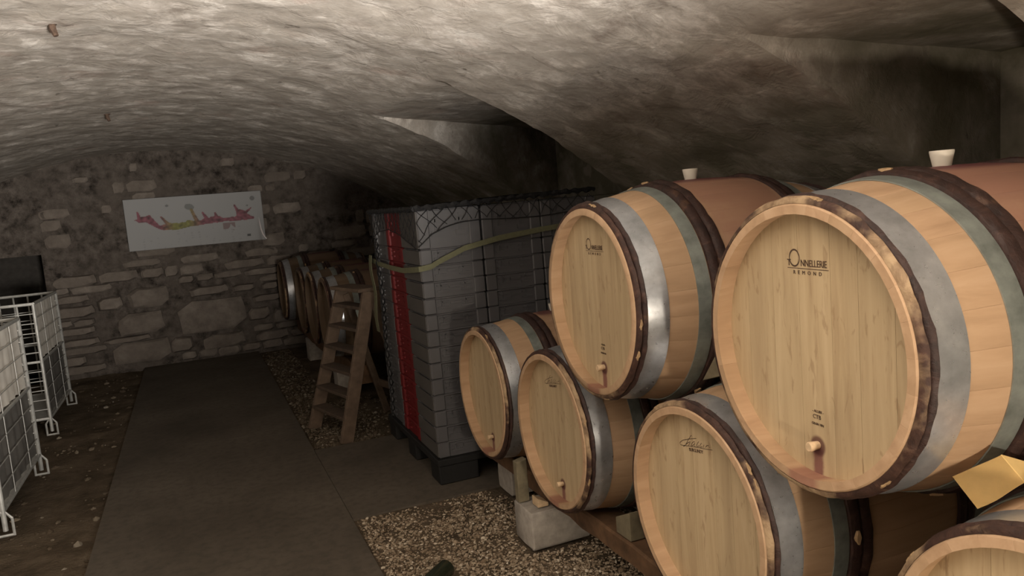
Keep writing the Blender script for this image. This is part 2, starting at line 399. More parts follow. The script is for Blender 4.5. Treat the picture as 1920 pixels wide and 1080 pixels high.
def gravel(label, regions, seed, sparse=0, mat=None):
    g = np.random.default_rng(seed); VV, FF, off = [], [], 0
    for (x0, x1, y0, y1, n, s0, s1, z) in regions:
        for _ in range(1):
            x = g.uniform(x0, x1, n); y = g.uniform(y0, y1, n); s = np.exp(g.uniform(np.log(s0), np.log(s1), n))
            ok = np.ones(n, bool)
            for (p, q, u, w) in KEEPOUT: ok &= ~((x > p-.008) & (x < q+.008) & (y > u-.008) & (y < w+.008))
            ok &= np.array([noise.noise(Vector((p*4, q*4, seed)))*.9+noise.noise(Vector((p*14, q*14, seed)))*.5 > g.uniform(-.9, .35)+sparse*max(0, q-3.15) for p, q in zip(x, y)])
            x, y, s = x[ok], y[ok], s[ok]; n = len(x)
            a = g.uniform(0, 2*PI, n); sc = g.uniform(.6, 1.25, (n, 3)); sc[:, 2] *= .7
            P = ICOV[None]*(1+g.uniform(-.22, .22, (n, 12, 1)))*sc[:, None]*s[:, None, None]
            ca, sa = np.cos(a)[:, None], np.sin(a)[:, None]
            X = P[..., 0]*ca-P[..., 1]*sa; Y = P[..., 0]*sa+P[..., 1]*ca
            VV.append(np.stack([X+x[:, None], Y+y[:, None], P[..., 2]+z+s[:, None]*.25], -1).reshape(-1, 3))
            FF.append((ICOF[None]+(np.arange(n)*12)[:, None, None]).reshape(-1, 3)+off); off += n*12
    tag(fast_mesh('gravel', np.concatenate(VV), np.concatenate(FF), mat or M['pebble']), label, 'gravel', kind='stuff')
gravel('loose pale gravel beside and under the nearest barrels', [(.585, 1.9, 2.3, 3.69, 26000, .003, .0085, -.013), (.585, 1.35, .6, 2.3, 9000, .004, .009, -.013), (.585, 1.9, 2.3, 3.69, 300, .009, .015, -.013)], 3, .9)
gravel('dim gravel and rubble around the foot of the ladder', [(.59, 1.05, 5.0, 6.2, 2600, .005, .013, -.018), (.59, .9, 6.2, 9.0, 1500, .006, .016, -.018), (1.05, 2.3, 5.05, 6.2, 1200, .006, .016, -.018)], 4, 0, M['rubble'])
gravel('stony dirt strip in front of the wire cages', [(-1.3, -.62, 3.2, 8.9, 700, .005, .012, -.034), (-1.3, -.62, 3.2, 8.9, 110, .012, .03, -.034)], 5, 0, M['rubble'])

# ------------------------------------------------------------------ barrels
L = .90
def prof(x, R, Rh=.300): return R-(R-Rh)*((x-L/2)/(L/2))**2
NST = 28
def stave_mesh(R):
    xs = [0, .004, .05, .12, .2, .3, .38, .45, .52, .6, .7, .78, .85, .896, .90]
    da = 2*PI/NST; half = da/2-.0004
    angs = [-half, -half*.93, 0, half*.93, half]
    V, F = [], []
    def ring(f):
        b = len(V)
        for i, x in enumerate(xs):
            for a in angs: 
                r = f(i, x, a); V.append((x, r*math.sin(a), r*math.cos(a)))
        return b
    ch = lambda i: .003 if i in (0, len(xs)-1) else 0
    o = ring(lambda i, x, a: prof(x, R)-ch(i)-(.0005 if abs(a) > half*.95 else 0))
    n = ring(lambda i, x, a: prof(x, R)-(.026 if .01 < x < L-.01 else .021))
    k = len(angs); m_ = len(xs)
    for i in range(m_-1):
        for j in range(k-1):
            F.append((o+i*k+j, o+i*k+j+1, o+(i+1)*k+j+1, o+(i+1)*k+j))
            F.append((n+i*k+j, n+(i+1)*k+j, n+(i+1)*k+j+1, n+i*k+j+1))
        for j in (0, k-1): F.append((o+i*k+j, o+(i+1)*k+j, n+(i+1)*k+j, n+i*k+j))
    for i in (0, m_-1):
        for j in range(k-1): F.append((o+i*k+j, o+i*k+j+1, n+i*k+j+1, n+i*k+j))
    bm = bmesh.new(); vs = [bm.verts.new(v) for v in V]
    for f in F: bm.faces.new([vs[i] for i in f])
    bmesh.ops.recalc_face_normals(bm, faces=bm.faces[:])
    me = bpy.data.meshes.new('stave'); bm.to_mesh(me); bm.free(); smooth(me, 45); return me
def ring_mesh(name, sect, n=72, wob=0, seed=0):
    """sect: list of (x, r) closed section; lathe round the X axis"""
    r = random.Random(seed); V, F = [], []; k = len(sect)
    ph = [r.uniform(0, 6.28) for _ in range(4)]
    for i in range(n):
        a = 2*PI*i/n
        for q, (x, rr) in enumerate(sect):
            w = wob*(math.sin(5*a+ph[0])*.5+math.sin(13*a+ph[1])*.5+math.sin(29*a+ph[2])*.6+r.uniform(-.5, .5)*.7) if rr > sect[0][1]+1e-4 else 0
            V.append((x+w*.5*(1 if wob else 0), (rr+w)*math.sin(a), (rr+w)*math.cos(a)))
    for i in range(n):
        for j in range(k):
            F.append((i*k+j, i*k+(j+1) % k, ((i+1) % n)*k+(j+1) % k, ((i+1) % n)*k+j))
    me = bpy.data.meshes.new(name); me.from_pydata(V, [], F); 
    bm = bmesh.new(); bm.from_mesh(me); bmesh.ops.recalc_face_normals(bm, faces=bm.faces[:]); bm.to_mesh(me); bm.free()
    smooth(me, 50); return me
def flat_hoop(R, x0, x1):
    e = .0003; xm = (x0+x1)/2
    return ring_mesh('hoop', [(x0, prof(x0, R)+e), (x0, prof(x0, R)+.003), (xm, prof(xm, R)+.0034), (x1, prof(x1, R)+.003), (x1, prof(x1, R)+e)], 96)
def bark_hoop(R, x0, x1, seed, hgt=.014):
    b = lambda x: prof(x, R)+.0003; w = x1-x0
    return ring_mesh('wooden_hoop', [(x0, b(x0)), (x0+w*.06, b(x0)+hgt*.7), (x0+w*.3, b(x0)+hgt), (x0+w*.7, b(x1)+hgt), (x0+w*.94, b(x1)+hgt*.7), (x1, b(x1))], 120, .0016, seed)
def binding_mesh(R, x0, x1, hgt=.0145):
    V = []; F = []; n = 5; rr = random.Random(int(x0*1e4))
    for i, a in enumerate(np.linspace(-.05, .05, n)):
        k = 1-abs(i-2)/2.6; m0 = (x0+x1)/2+rr.uniform(-.002, .002); hw = (x1-x0)*.32*k+.001
        for (x, h) in ((m0-hw, hgt-.006), (m0-hw*.6, hgt), (m0+hw*.6, hgt), (m0+hw, hgt-.006)):
            r = prof(x, R)+h+rr.uniform(0, .0012); V.append((x, r*math.sin(a), r*math.cos(a)))
    for i in range(n-1):
        for j in range(3): F.append((i*4+j, i*4+j+1, i*4+j+5, i*4+j+4))
    F += [(0, 1, 2, 3), tuple(range(4*n-1, 4*n-5, -1))]+[(i*4, i*4+3, i*4+7, i*4+4) for i in range(n-1)]
    me = bpy.data.meshes.new('binding'); me.from_pydata(V, [], F); return me
def head_planks(R, front=True):
    rh = prof(.05, R)-.026+.006; widths = [.075, .085, .07, .09, .08, .085, .075]; tot = sum(widths)
    out = []; y = -rh
    for w in widths:
        a, b = y+.0004, y+w/tot*2*rh-.0004; y += w/tot*2*rh
        a, b = max(a, -rh+.002), min(b, rh-.002)
        ys = np.linspace(a, b, 6)
        top = [(q, math.sqrt(rh*rh-q*q)) for q in ys]; pts = top+[(q, -s) for q, s in top[::-1]]
        x0, x1 = (.045, .066) if front else (L-.066, L-.045)
        n = len(pts); V = [(x0, p, q) for p, q in pts]+[(x1, p, q) for p, q in pts]
        F = [tuple(range(n)), tuple(range(2*n-1, n-1, -1))]+[(i, (i+1) % n, n+(i+1) % n, n+i) for i in range(n)]
        bm = bmesh.new(); vs = [bm.verts.new(v) for v in V]
        for f in F: bm.faces.new([vs[i] for i in f])
        bmesh.ops.recalc_face_normals(bm, faces=bm.faces[:]); me = bpy.data.meshes.new('head_plank'); bm.to_mesh(me); bm.free(); me.materials.append(M['head']); out.append(me)
    return out
def lathe_mesh(name, pts, n, axis='z'):
    V, F = [], []; k = len(pts)
    for i in range(n):
        a = 2*PI*i/n
        for h, r in pts:
            V.append((r*math.cos(a), r*math.sin(a), h) if axis == 'z' else (h, r*math.cos(a), r*math.sin(a)))
    for i in range(n):
        for j in range(k-1): F.append((i*k+j, ((i+1) % n)*k+j, ((i+1) % n)*k+j+1, i*k+j+1))
    F.append(tuple(i*k for i in range(n))[::-1]); F.append(tuple(i*k+k-1 for i in range(n)))
    bm = bmesh.new(); vs = [bm.verts.new(v) for v in V]
    for f in F: bm.faces.new([vs[i] for i in f])
    bmesh.ops.recalc_face_normals(bm, faces=bm.faces[:]); me = bpy.data.meshes.new(name); bm.to_mesh(me); bm.free(); smooth(me, 40); return me
BUNG = lathe_mesh('bung', [(-.012, .018), (0, .022), (.034, .029), (.038, .0285), (.038, .026), (.034, .024)], 24); BUNG.materials.append(M['silicone'])
PEG = lathe_mesh('peg', [(.05, .008), (.022, .011), (.019, .009)], 14, 'x'); PEG.materials.append(M['peg'])
KITS = {}
def kit(R):
    if R in KITS: return KITS[R]
    k = dict(stave=stave_mesh(R), planks=head_planks(R), back=head_planks(R, False))
    g1 = [(.036, .098), (L-.098, L-.036)]; g2 = [(.186, .228), (L-.228, L-.186)]
    k['galv'] = [flat_hoop(R, *g) for g in g1]; k['galv2'] = [flat_hoop(R, *g) for g in g2]
    wo = [(.003, .018), (.0185, .034), (.231, .2635), (.264, .297)]
    k['wood'] = []
    for i, (a, b) in enumerate(wo):
        for s, (p, q) in enumerate(((a, b), (L-b, L-a))):
            me = bark_hoop(R, p, q, 10*i+s, .0115 if i < 2 else .012); me.materials.append(M['bark_worn' if i == 0 else 'bark']); k['wood'].append(me)
    for me in k['galv']: me.materials.append(M['galv'])
    for me in k['galv2']: me.materials.append(M['galv_dull'])
    k['bind'] = [binding_mesh(R, .231, .2635), binding_mesh(R, L-.2635, L-.231), binding_mesh(R, .003, .018, .0125)]
    for me in k['bind']: me.materials.append(M['peeled'])
    KITS[R] = k; return k
STAMP_M = Matrix(((0, 0, -1, 0), (-1, 0, 0, 0), (0, 1, 0, 0), (0, 0, 0, 1)))
def text_mesh(body, size, shear=0, spacing=1, extr=.0004):
    cu = bpy.data.curves.new('stamp', 'FONT'); cu.body = body; cu.size = size; cu.shear = shear; cu.space_character = spacing
    cu.extrude = extr; cu.align_x = 'CENTER'; cu.resolution_u = 3
    o = bpy.data.objects.new('stamp', cu); COL.objects.link(o)
    dg = bpy.context.evaluated_depsgraph_get(); me = bpy.data.meshes.new_from_object(o.evaluated_get(dg))
    bpy.data.objects.remove(o); me.materials.clear(); me.materials.append(M['ink']); me.name = 'stamp'; return me
def stamp(root, R, me, y, z, sx=1, x=.0444, rot=0):
    o = link(bpy.data.objects.new('stamp', me), root)
    o.matrix_local = Matrix.Translation((x, y, R+z)) @ STAMP_M @ Matrix.Rotation(rot, 4, 'Z') @ Matrix.Diagonal((sx, 1, 1, 1)); return o
def ring_flat(a, b, w, n=40, thick_bottom=1.0):
    V, F = [], []
    for i in range(n):
        t = 2*PI*i/n; ww = w*(1+.7*abs(math.sin(t)))
        V += [(a*math.cos(t), b*math.sin(t), 0), ((a-ww)*math.cos(t), (b-ww)*math.sin(t), 0)]
    for i in range(n): F.append((2*i, 2*i+1, 2*((i+1) % n)+1, 2*((i+1) % n)))
    me = bpy.data.meshes.new('stamp'); me.from_pydata(V, [], F); me.materials.append(M['ink']); return me
def bar_flat(w, h):
    me = bpy.data.meshes.new('stamp'); me.from_pydata([(-w/2, -h/2, 0), (w/2, -h/2, 0), (w/2, h/2, 0), (-w/2, h/2, 0)], [], [(0, 1, 2, 3)]); me.materials.append(M['ink']); return me
SCRIPT = [[(-.055, .193), (-.067, .188), (-.084, .182), (-.097, .173), (-.1, .169), (-.097, .165), (-.086, .166), (-.072, .169)],
    [(-.04, .206), (-.044, .206), (-.05, .198), (-.058, .19), (-.065, .18), (-.074, .17), (-.083, .163)], [(-.058, .192), (-.038, .198), (-.019, .204)],
    [(-.069, .173), (-.061, .18), (-.052, .185), (-.049, .187), (-.051, .182), (-.058, .173)],
    [(-.027, .192), (-.033, .191), (-.041, .184), (-.046, .177), (-.043, .176), (-.033, .182), (-.027, .19), (-.031, .179), (-.026, .178)],
    [(-.008, .198), (-.014, .192), (-.021, .182), (-.017, .181), (-.007, .186)], [(.004, .197), (-.002, .19), (-.006, .183), (.001, .184)],
    [(.002, .188), (-.001, .183), (.007, .187)], [(.015, .195), (.01, .186), (.013, .186)], [(.029, .198), (.018, .187), (.03, .197), (.036, .199), (.038, .195), (.041, .193)],
    [(-.084, .166), (-.052, .173), (-.023, .178), (.012, .183), (.04, .188), (.051, .19)]]
def stroke_mesh(pts, w=.0016):
    V, F = [], []
    for i, p in enumerate(pts):
        a = pts[max(0, i-1)]; b = pts[min(len(pts)-1, i+1)]; d = Vector((b[0]-a[0], b[1]-a[1])).normalized(); n = Vector((-d.y, d.x))*w/2
        V += [(p[0]+n.x, p[1]+n.y, 0), (p[0]-n.x, p[1]-n.y, 0)]
    for i in range(len(pts)-1): F.append((2*i, 2*i+1, 2*i+3, 2*i+2))
    me = bpy.data.meshes.new('stamp'); me.from_pydata(V, [], F); me.materials.append(M['ink']); return me
def barrel(label, xh, y, zc, R, yaw=0, mark=None, stain=.8, seed=0, group=None, bung=True, peg=True, dark=0):
    r = random.Random(seed); root = empty('wine_barrel', (xh, y, zc-R), math.radians(yaw)); tag(root, label, 'barrel', group)
    k = kit(R); sm = stave_mat(root, R, stain, dark); off = r.uniform(0, .2)
    for i in range(NST):
        o = bpy.data.objects.new('stave', k['stave']); link(o, root); o.location = (0, 0, R); o.rotation_euler = (off+2*PI*i/NST, 0, 0)
        if not o.data.materials: o.data.materials.append(None)
        o.material_slots[0].link = 'OBJECT'; o.material_slots[0].material = sm
    def add(nm, me, rot=0, par=root):
        o = bpy.data.objects.new(nm, me); link(o, par); o.location = (0, 0, R); o.rotation_euler = (rot, 0, 0); return o
    for me in k['planks']:
        o = add('head_plank', me)
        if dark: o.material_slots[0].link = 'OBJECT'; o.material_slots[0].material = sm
    for me in k['back']: add('head_plank', me)
    for me in k['galv']+k['galv2']: add('hoop', me, r.uniform(0, 6))
    ws = []
    for me in k['wood']:
        a = r.uniform(0, 6); ws.append((add('wooden_hoop', me, a), a))
    for bi, wi, cnt in ((0, 4, 4), (1, 5, 2), (2, 0, 5)):
        w, a0 = ws[wi]
        for q in range(cnt):
            b = link(bpy.data.objects.new('binding', k['bind'][bi]), w); b.rotation_euler = (r.uniform(0, 6.28)-a0, 0, 0)
            b.scale = (1, 1, 1)
    if bung:
        o = add('bung', BUNG); o.location = (.415, 0, 2*R); o.scale = (.88, .88, .88)
        o['label'] = 'white tapered bung'
    if peg:
        o = add('peg', PEG); o.location = (0, 0, R-.22); o['label'] = 'short pale peg with wine drip below'
    if mark == 'T':
        stamp(root, R, ring_flat(.0165, .0195, .0022), .051, .182)
        stamp(root, R, text_mesh('T', .020), .068, .165); stamp(root, R, text_mesh('NNELLERIE', .0205, 0, .95), -.006, .165, .80)
        stamp(root, R, bar_flat(.122, .0014), .012, .160)
        stamp(root, R, text_mesh('R E M O N D', .0115, 0, 1.35), .013, .1475, 1)
        stamp(root, R, text_mesh('CTB', .013), .0, -.162); stamp(root, R, text_mesh('- ALLIER -', .008), -.004, -.148)
        stamp(root, R, text_mesh('GRAIN FIN', .0075), -.002, -.176)
    elif mark == 'C':
        for st in SCRIPT: stamp(root, R, stroke_mesh(st), 0, 0)
        stamp(root, R, text_mesh('BURGUNDY', .0135, 0, 1.0), .023, .163, .9, rot=.15)
    return root
RB, RT = .345, .366
BARRELS = dict(
    T1=barrel('large upper barrel nearest the camera, stamped head fully in view, white bung on top', 1.143, 1.25, 1.138, .352, -2.2, 'T', .9, 1),
    T2=barrel('upper barrel behind the nearest one, beside the netted crate stack', 1.152, 2.191, 1.143, RT, -1.5, 'T', .75, 2),
    B0=barrel('lowest farthest barrel of the right-hand rack, beside the crate stack', 1.177, 3.382, .59, RB, 0, None, .3, 3),
    B1=barrel('lower barrel under the middle upper barrel, resting above the concrete block', 1.186, 2.65, .59, RB, 0, 'C', .3, 4),
    B2=barrel('lower barrel with script stamp, directly below the gap between the two upper barrels', 1.181, 1.724, .59, RB, 0, 'C', .3, 5),
    B3=barrel('lower barrel at the bottom right corner, under the yellow card', 1.178, .762, .585, RB, 0, None, .3, 6, bung=False))
# far barrels beyond the ladder
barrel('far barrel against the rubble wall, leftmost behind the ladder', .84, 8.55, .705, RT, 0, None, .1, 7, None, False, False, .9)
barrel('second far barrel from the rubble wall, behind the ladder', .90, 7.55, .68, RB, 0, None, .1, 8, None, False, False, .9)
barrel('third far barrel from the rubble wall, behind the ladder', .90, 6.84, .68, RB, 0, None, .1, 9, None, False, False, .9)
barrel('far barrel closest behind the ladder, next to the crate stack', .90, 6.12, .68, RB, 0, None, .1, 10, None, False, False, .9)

# ------------------------------------------------------------------ rack timbers, blocks, wedges
def timber(name, label, cat, dims, mat, bevel=.008, wob=.006):
    bm = bmesh.new(); x0, x1, y0, y1, z0, z1 = dims; n = max(2, int((y1-y0)/.12)); r = random.Random(int(abs(y0)*100)+int(x0*100))
    rows = []
    for i in range(n+1):
        y = y0+(y1-y0)*i/n; a, b = r.uniform(-wob, wob), r.uniform(-wob, 0)
        sec = [(x0+bevel+a, z0), (x1-bevel, z0), (x1, z0+bevel), (x1, z1-bevel+b), (x1-bevel, z1+b), (x0+bevel+a, z1+b), (x0+a, z1-bevel+b), (x0+a, z0+bevel)]
        rows.append([bm.verts.new((x, y, z)) for x, z in sec])
    for A, B in zip(rows, rows[1:]):
        for j in range(8): bm.faces.new((A[j], A[(j+1) % 8], B[(j+1) % 8], B[j]))
    bm.faces.new(rows[0]); bm.faces.new(rows[-1][::-1])
    return tag(bm_obj(name, bm, mat, None, 35), label, cat)
timber('rack_beam', 'dark wooden beam under the heads of the lower barrels', 'beam', (1.30, 1.43, -.4, 3.75, .165, .252), M['beam'])
timber('rack_beam', 'dark wooden beam under the far ends of the lower barrels', 'beam', (1.80, 1.93, -.4, 3.75, .165, .252), M['beam'])
timber('rack_beam', 'dark beam under the far barrels behind the ladder', 'beam', (1.02, 1.15, 5.7, 9.0, .20, .342), M['beam'])
timber('rack_beam', 'dark beam under the rear ends of the far barrels', 'beam', (1.5, 1.63, 5.7, 9.0, .20, .342), M['beam'])
def block(label, dims, mat=None, name='concrete_block', cat='block'):
    bm = bmesh.new(); box(bm, *dims, bevel=.006)
    bmesh.ops.subdivide_edges(bm, edges=bm.edges[:], cuts=1)
    for v in bm.verts: v.co += Vector([rnd.uniform(-.003, .003) for _ in range(3)])
    return tag(bm_obj(name, bm, mat or M['block'], None, 40), label, cat)
block('pale concrete block on the gravel, propping the beam beneath the lower barrels', (1.185, 1.46, 2.90, 3.085, 0, .164))
block('concrete block under the rack beam near the camera', (1.25, 1.46, .95, 1.14, 0, .164))
block('concrete block under the beam at the far end of the row', (1.34, 1.5, 3.5, 3.68, 0, .164))
block('concrete block under the rear beam behind the pale block', (1.77, 1.96, 2.90, 3.085, 0, .164))
block('concrete block under the rear beam near the camera', (1.77, 1.96, .95, 1.14, 0, .164))
for i, (x, y) in enumerate(((1.0, 6.45), (1.0, 8.1), (1.48, 6.45), (1.48, 8.1))):
    block(['dim block under the far front beam, next to the ladder', 'dim block under the far front beam, by the rubble wall', 'dim block under the far rear beam, next to the ladder', 'dim block under the far rear beam, by the rubble wall'][i], (x, x+.17, y, y+.2, -.03, .205))
def wedge(label, pts, dvec, mat, name='wooden_wedge', cat='wedge'):
    """prism: polygon pts (3d) extruded along dvec"""
    bm = bmesh.new(); d = Vector(dvec); A = [bm.verts.new(p) for p in pts]; B = [bm.verts.new(Vector(p)+d) for p in pts]; n = len(pts)
    bm.faces.new(A); bm.faces.new(B[::-1])
    for i in range(n): bm.faces.new((A[i], A[(i+1) % n], B[(i+1) % n], B[i]))
    bmesh.ops.bevel(bm, geom=bm.edges[:], offset=.002, segments=1, affect='EDGES')
    return tag(bm_obj(name, bm, mat, None), label, cat)
wedge('upright grey wooden chock standing on the pale concrete block', [(1.19, 3.03, .168), (1.24, 3.03, .168), (1.24, 3.03, .36), (1.19, 3.03, .35)], (0, .04, 0), M['plank'])
wedge('small pale wood chip lying on the concrete block', [(1.235, 2.93, .169), (1.285, 2.93, .169), (1.285, 2.93, .185), (1.235, 2.93, .21)], (0, .06, 0), M['peg'])
wedge('greenish wooden chock on the beam below the lower barrel with the pale block', [(1.31, 2.29, .252), (1.31, 2.39, .252), (1.31, 2.39, .31), (1.31, 2.29, .36)], (.09, 0, 0), M['plank'])
wedge('dark chock on the beam between the two script-stamped barrels', [(1.31, 2.06, .252), (1.31, 1.96, .252), (1.31, 1.96, .30), (1.31, 2.06, .37)], (.09, 0, 0), M['plank'])
wedge('grey board wedged between an upper barrel and the script-stamped barrel below', [(1.37, 1.903, .903), (1.37, 1.835, .99), (1.37, 1.765, .955), (1.37, 1.785, .944)], (.16, 0, .0), M['plank'])

# yellow card folded between the near barrels
def card():
    root = empty('folded_card', (1.25, .92, .87)); tag(root, 'creased yellow card sheet tucked between the nearest barrels', 'card')
    def at(u, v, x):      # point on the plane X = x along the view of pixel (u, v)
        q = ((u-960)/1451.34)*r_+((v-540)/1451.34)*d_+f_; t = x/q.x; return Vector((0, 0, EYE))+q*t
    A, B, C, D = at(1785, 893, 1.25), at(1876, 853, 1.30), at(1921, 906, 1.32), at(1834, 955, 1.24)
    n = 8; bm = bmesh.new(); g = []
    nor = (B-A).cross(D-A).normalized()
    for i in range(n+1):
        row = []
        for j in range(n+1):
            u, v = i/n, j/n; p = (A*(1-u)+B*u)*(1-v)+(D*(1-u)+C*u)*v
            p += nor*(.006*noise.noise(p*22)+.004*math.sin(u*5)*v); row.append(bm.verts.new(p-root.location))
        g.append(row)
    for i in range(n):
        for j in range(n): bm.faces.new((g[i][j], g[i+1][j], g[i+1][j+1], g[i][j+1]))
    bmesh.ops.solidify(bm, geom=bm.faces[:], thickness=.002)
    bm_obj('front_leaf', bm, M['card'], root, 60)
    E1, E2 = B+Vector((.085, .0, -.035)), C+Vector((.10, .01, -.03)); bm = bmesh.new()
    vs = [bm.verts.new(p-root.location) for p in (B, E1, E2, C)]; bm.faces.new(vs)
    bmesh.ops.subdivide_edges(bm, edges=bm.edges[:], cuts=2, use_grid_fill=True); bmesh.ops.solidify(bm, geom=bm.faces[:], thickness=.002)
    bm_obj('folded_leaf', bm, M['card'], root, 60)
card()

# ------------------------------------------------------------------ stack of crates on a pallet
SX0, SY0, CW, CD = 1.087, 3.885, .352, .357
def crate_mesh(name, h, mat, nested=True):
    bm = bmesh.new(); w, d = CW-.008, CD-.006; p = .062
    ins = .012
    box(bm, ins, w-ins, ins, d-ins, 0, h-.004)                           # wall core
    for (x0, x1) in ((0, p), (w-p, w)):
        for (y0, y1) in ((0, p), (d-p, d)): box(bm, x0, x1, y0, y1, .001, h-.003, .005)
    lip = .010
    box(bm, .004, w-.004, .004, d-.004, h-lip, h-.001, .003)
    for (a0, a1) in ((p+.012, p+.075), (w-p-.075, w-p-.012)):            # ribs beside the handle
        box(bm, a0, a1, .005, .02, h*.30, h*.42); box(bm, a0+.02, a0+.026, .005, .02, h*.42, h*.85)
        box(bm, a0, a1, .005, .02, h*.66, h*.74)
    box(bm, p+.08, w-p-.08, .006, .02, h*.52, h*.68)
    for (a0, a1) in ((p+.02, p+.07), (d-p-.07, d-p-.02)):
        box(bm, .005, .02, a0, a1, h*.3, h*.4); box(bm, .005, .02, a0, a1, h*.62, h*.7)
    bmesh.ops.recalc_face_normals(bm, faces=bm.faces[:]); me = bpy.data.meshes.new(name); bm.to_mesh(me); bm.free(); me.materials.append(mat); return me
PITCH, ZB = .0865, .138
ORD = ['bottom', 'second', 'third', 'fourth', 'fifth', 'sixth', 'seventh', 'eighth', 'ninth', 'tenth', 'eleventh', 'twelfth', 'thirteenth', 'topmost']
NESTG, FULLG = crate_mesh('crate_body', PITCH, M['grey_plastic']), crate_mesh('crate_body', .206, M['grey_plastic'])
NESTR, FULLR = crate_mesh('crate_body', PITCH, M['red_plastic']), crate_mesh('crate_body', .206, M['red_plastic'])
def side_mesh(h):
    bm = bmesh.new(); box(bm, -.004, 0, .012, CD-.012, .006, h-.008); bmesh.ops.recalc_face_normals(bm, faces=bm.faces[:])
    me = bpy.data.meshes.new('shaded_side'); bm.to_mesh(me); bm.free(); me.materials.append(M['shaded_plastic']); return me
SIDE_N, SIDE_F = side_mesh(PITCH), side_mesh(.206)  # thin dark plates added over the crate sides to carry their shade
for (cx, cy, nm, a, b, side) in ((0, 0, 'grey near left corner column', NESTG, FULLG, True), (1, 0, 'grey middle column facing barrels', NESTG, FULLG, False),
                           (2, 0, 'grey right column facing barrels', NESTG, FULLG, False), (0, 1, 'red column on aisle side', NESTR, FULLR, False),
                           (0, 2, 'grey far left corner column', NESTG, FULLG, False)):
    for k in range(14):
        x, y, z = SX0+CW*cx, SY0+CD*cy, ZB+PITCH*k+.0005
        if k == 13: z = ZB+PITCH*13+.0005
        o = bpy.data.objects.new('plastic_crate', b if k == 13 else a); link(o); o.location = (x+rnd.uniform(-.002, .002)+.004, y+rnd.uniform(-.002, .002), z)
        tag(o, '%s %s crate%s, %s of netted stack' % (ORD[k], 'red' if cy == 1 else 'grey', '' if k in (0, 13) else ' from bottom', nm.replace('grey ', '').replace('red ', '')), 'crate', 'nested crates on the pallet')
        if side:
            s = link(bpy.data.objects.new('shaded_side', SIDE_F if k == 13 else SIDE_N), o); s['label'] = 'crate side with shade put into its colour'
PAL = empty('pallet', (SX0, SY0, 0)); tag(PAL, 'black plastic pallet under the netted crate stack', 'pallet')
PW, PD = CW*3+.01, CD*3+.02
box_obj('deck', (-.012, PW, -.02, PD, .10, .137), M['black_plastic'], PAL, .004)
for x0, x1 in ((-.008, .215), (.42, .63), (PW-.22, PW-.004)):
    for y0, y1 in ((-.016, .15), (.46, .62), (PD-.16, PD-.004)): box_obj('foot', (x0, x1, y0, y1, 0, .10), M['black_plastic'], PAL, .005)

# net, strap
STOP = ZB+PITCH*13+.206+.002
NET = empty('cargo_net', (SX0, SY0, STOP)); tag(NET, 'black knotted net draped over the top of the crate stack', 'net')
def nl(x, y, z): return Vector((x-SX0, y-SY0, z-STOP))
X1, Y1 = SX0+CW*3, SY0+CD*3
bm = bmesh.new()
g = []
for i in range(15):
    row = []
    for j in range(15):
        x = SX0-.008+(X1-SX0+.016)*i/14; y = SY0-.008+(Y1-SY0+.016)*j/14
        row.append(bm.verts.new(nl(x, y, STOP+.012+.028*(x-SX0)+.006*noise.noise(Vector((x*9, y*9, 2))))))
    g.append(row)
for i in range(14):
    for j in range(14): bm.faces.new((g[i][j], g[i+1][j], g[i+1][j+1], g[i][j+1]))
bmesh.ops.solidify(bm, geom=bm.faces[:], thickness=.008)
bm_obj('gathered_top', bm, M['net'], NET)
bm = bmesh.new(); pts = []
for k in range(60):
    x = SX0-.012+(X1-SX0)*k/59; pts.append(nl(x, SY0-.012, STOP+.006+.028*(x-SX0)+.004*math.sin(k*2.1)))
tube(bm, pts, [.014+.004*math.sin(k*1.7) for k in range(60)]); bm_obj('edge_roll', bm, M['net'], NET)
bm = bmesh.new(); pts = [nl(SX0-.012, SY0-.012+(Y1-SY0)*k/49, STOP+.004+.004*math.sin(k*2.3)) for k in range(50)]
tube(bm, pts, [.013+.003*math.sin(k*1.7) for k in range(50)]); bm_obj('edge_roll', bm, M['net'], NET)
def interp(P, t):
    for (a, za), (b, zb) in zip(P, P[1:]):
        if a <= t <= b: return za+(zb-za)*(t-a)/(b-a)
    return P[-1][1]
FRONT = [(1.06, 1.262), (1.10, 1.29), (1.157, 1.337), (1.25, 1.373), (1.328, 1.388), (1.436, 1.393), (1.61, 1.383), (1.78, 1.38), (1.95, 1.39), (2.2, 1.39)]
SIDE = [(3.87, 1.262), (4.0, 1.29), (4.22, 1.339), (4.466, 1.367), (4.72, 1.349), (4.936, 1.302), (5.0, 1.22)]
def net_face(P, a0, a1, top, fpos):
    bm = bmesh.new(); tube(bm, [fpos(a0+(a1-a0)*k/40, interp(P, a0+(a1-a0)*k/40)) for k in range(41)], .0028, 5)
    bm_obj('border_cord', bm, M['net'], NET)
    bm = bmesh.new(); s = .078
    for sg in (1, -1):
        c = -3
        k = int((a0-1)/s)
        for k in range(-60, 130):
            b = k*s; seg = []
            for q in range(40):
                z = top-q*.008; t = b+sg*(top-z)*.9+(a0 if True else 0)
                t += .010*math.sin(z*42+k*1.3); 
                if a0 <= t <= a1 and z >= interp(P, t): seg.append(fpos(t, z))
                elif seg: break
            if len(seg) > 2: tube(bm, seg[::2] if len(seg) > 4 else seg, .0019, 4)
    bm_obj('mesh_cords', bm, M['net'], NET)
net_face(FRONT, 1.082, 2.13, STOP+.01, lambda t, z: nl(t, SY0-.010, z))
net_face(SIDE, 3.885, 4.96, STOP+.01, lambda t, z: nl(SX0-.010, t, z))
bm = bmesh.new()
for ph in (0, PI):                                         # twisted tail of net hanging at the far left corner
    tube(bm, [nl(SX0-.018+.008*math.cos(k*.5+ph), 4.78+.028*math.sin(k*.5+ph)+.02*math.sin(k*.11), 1.31-k*.0092) for k in range(126)], .0045, 5)
bm_obj('hanging_tail', bm, M['net'], NET)
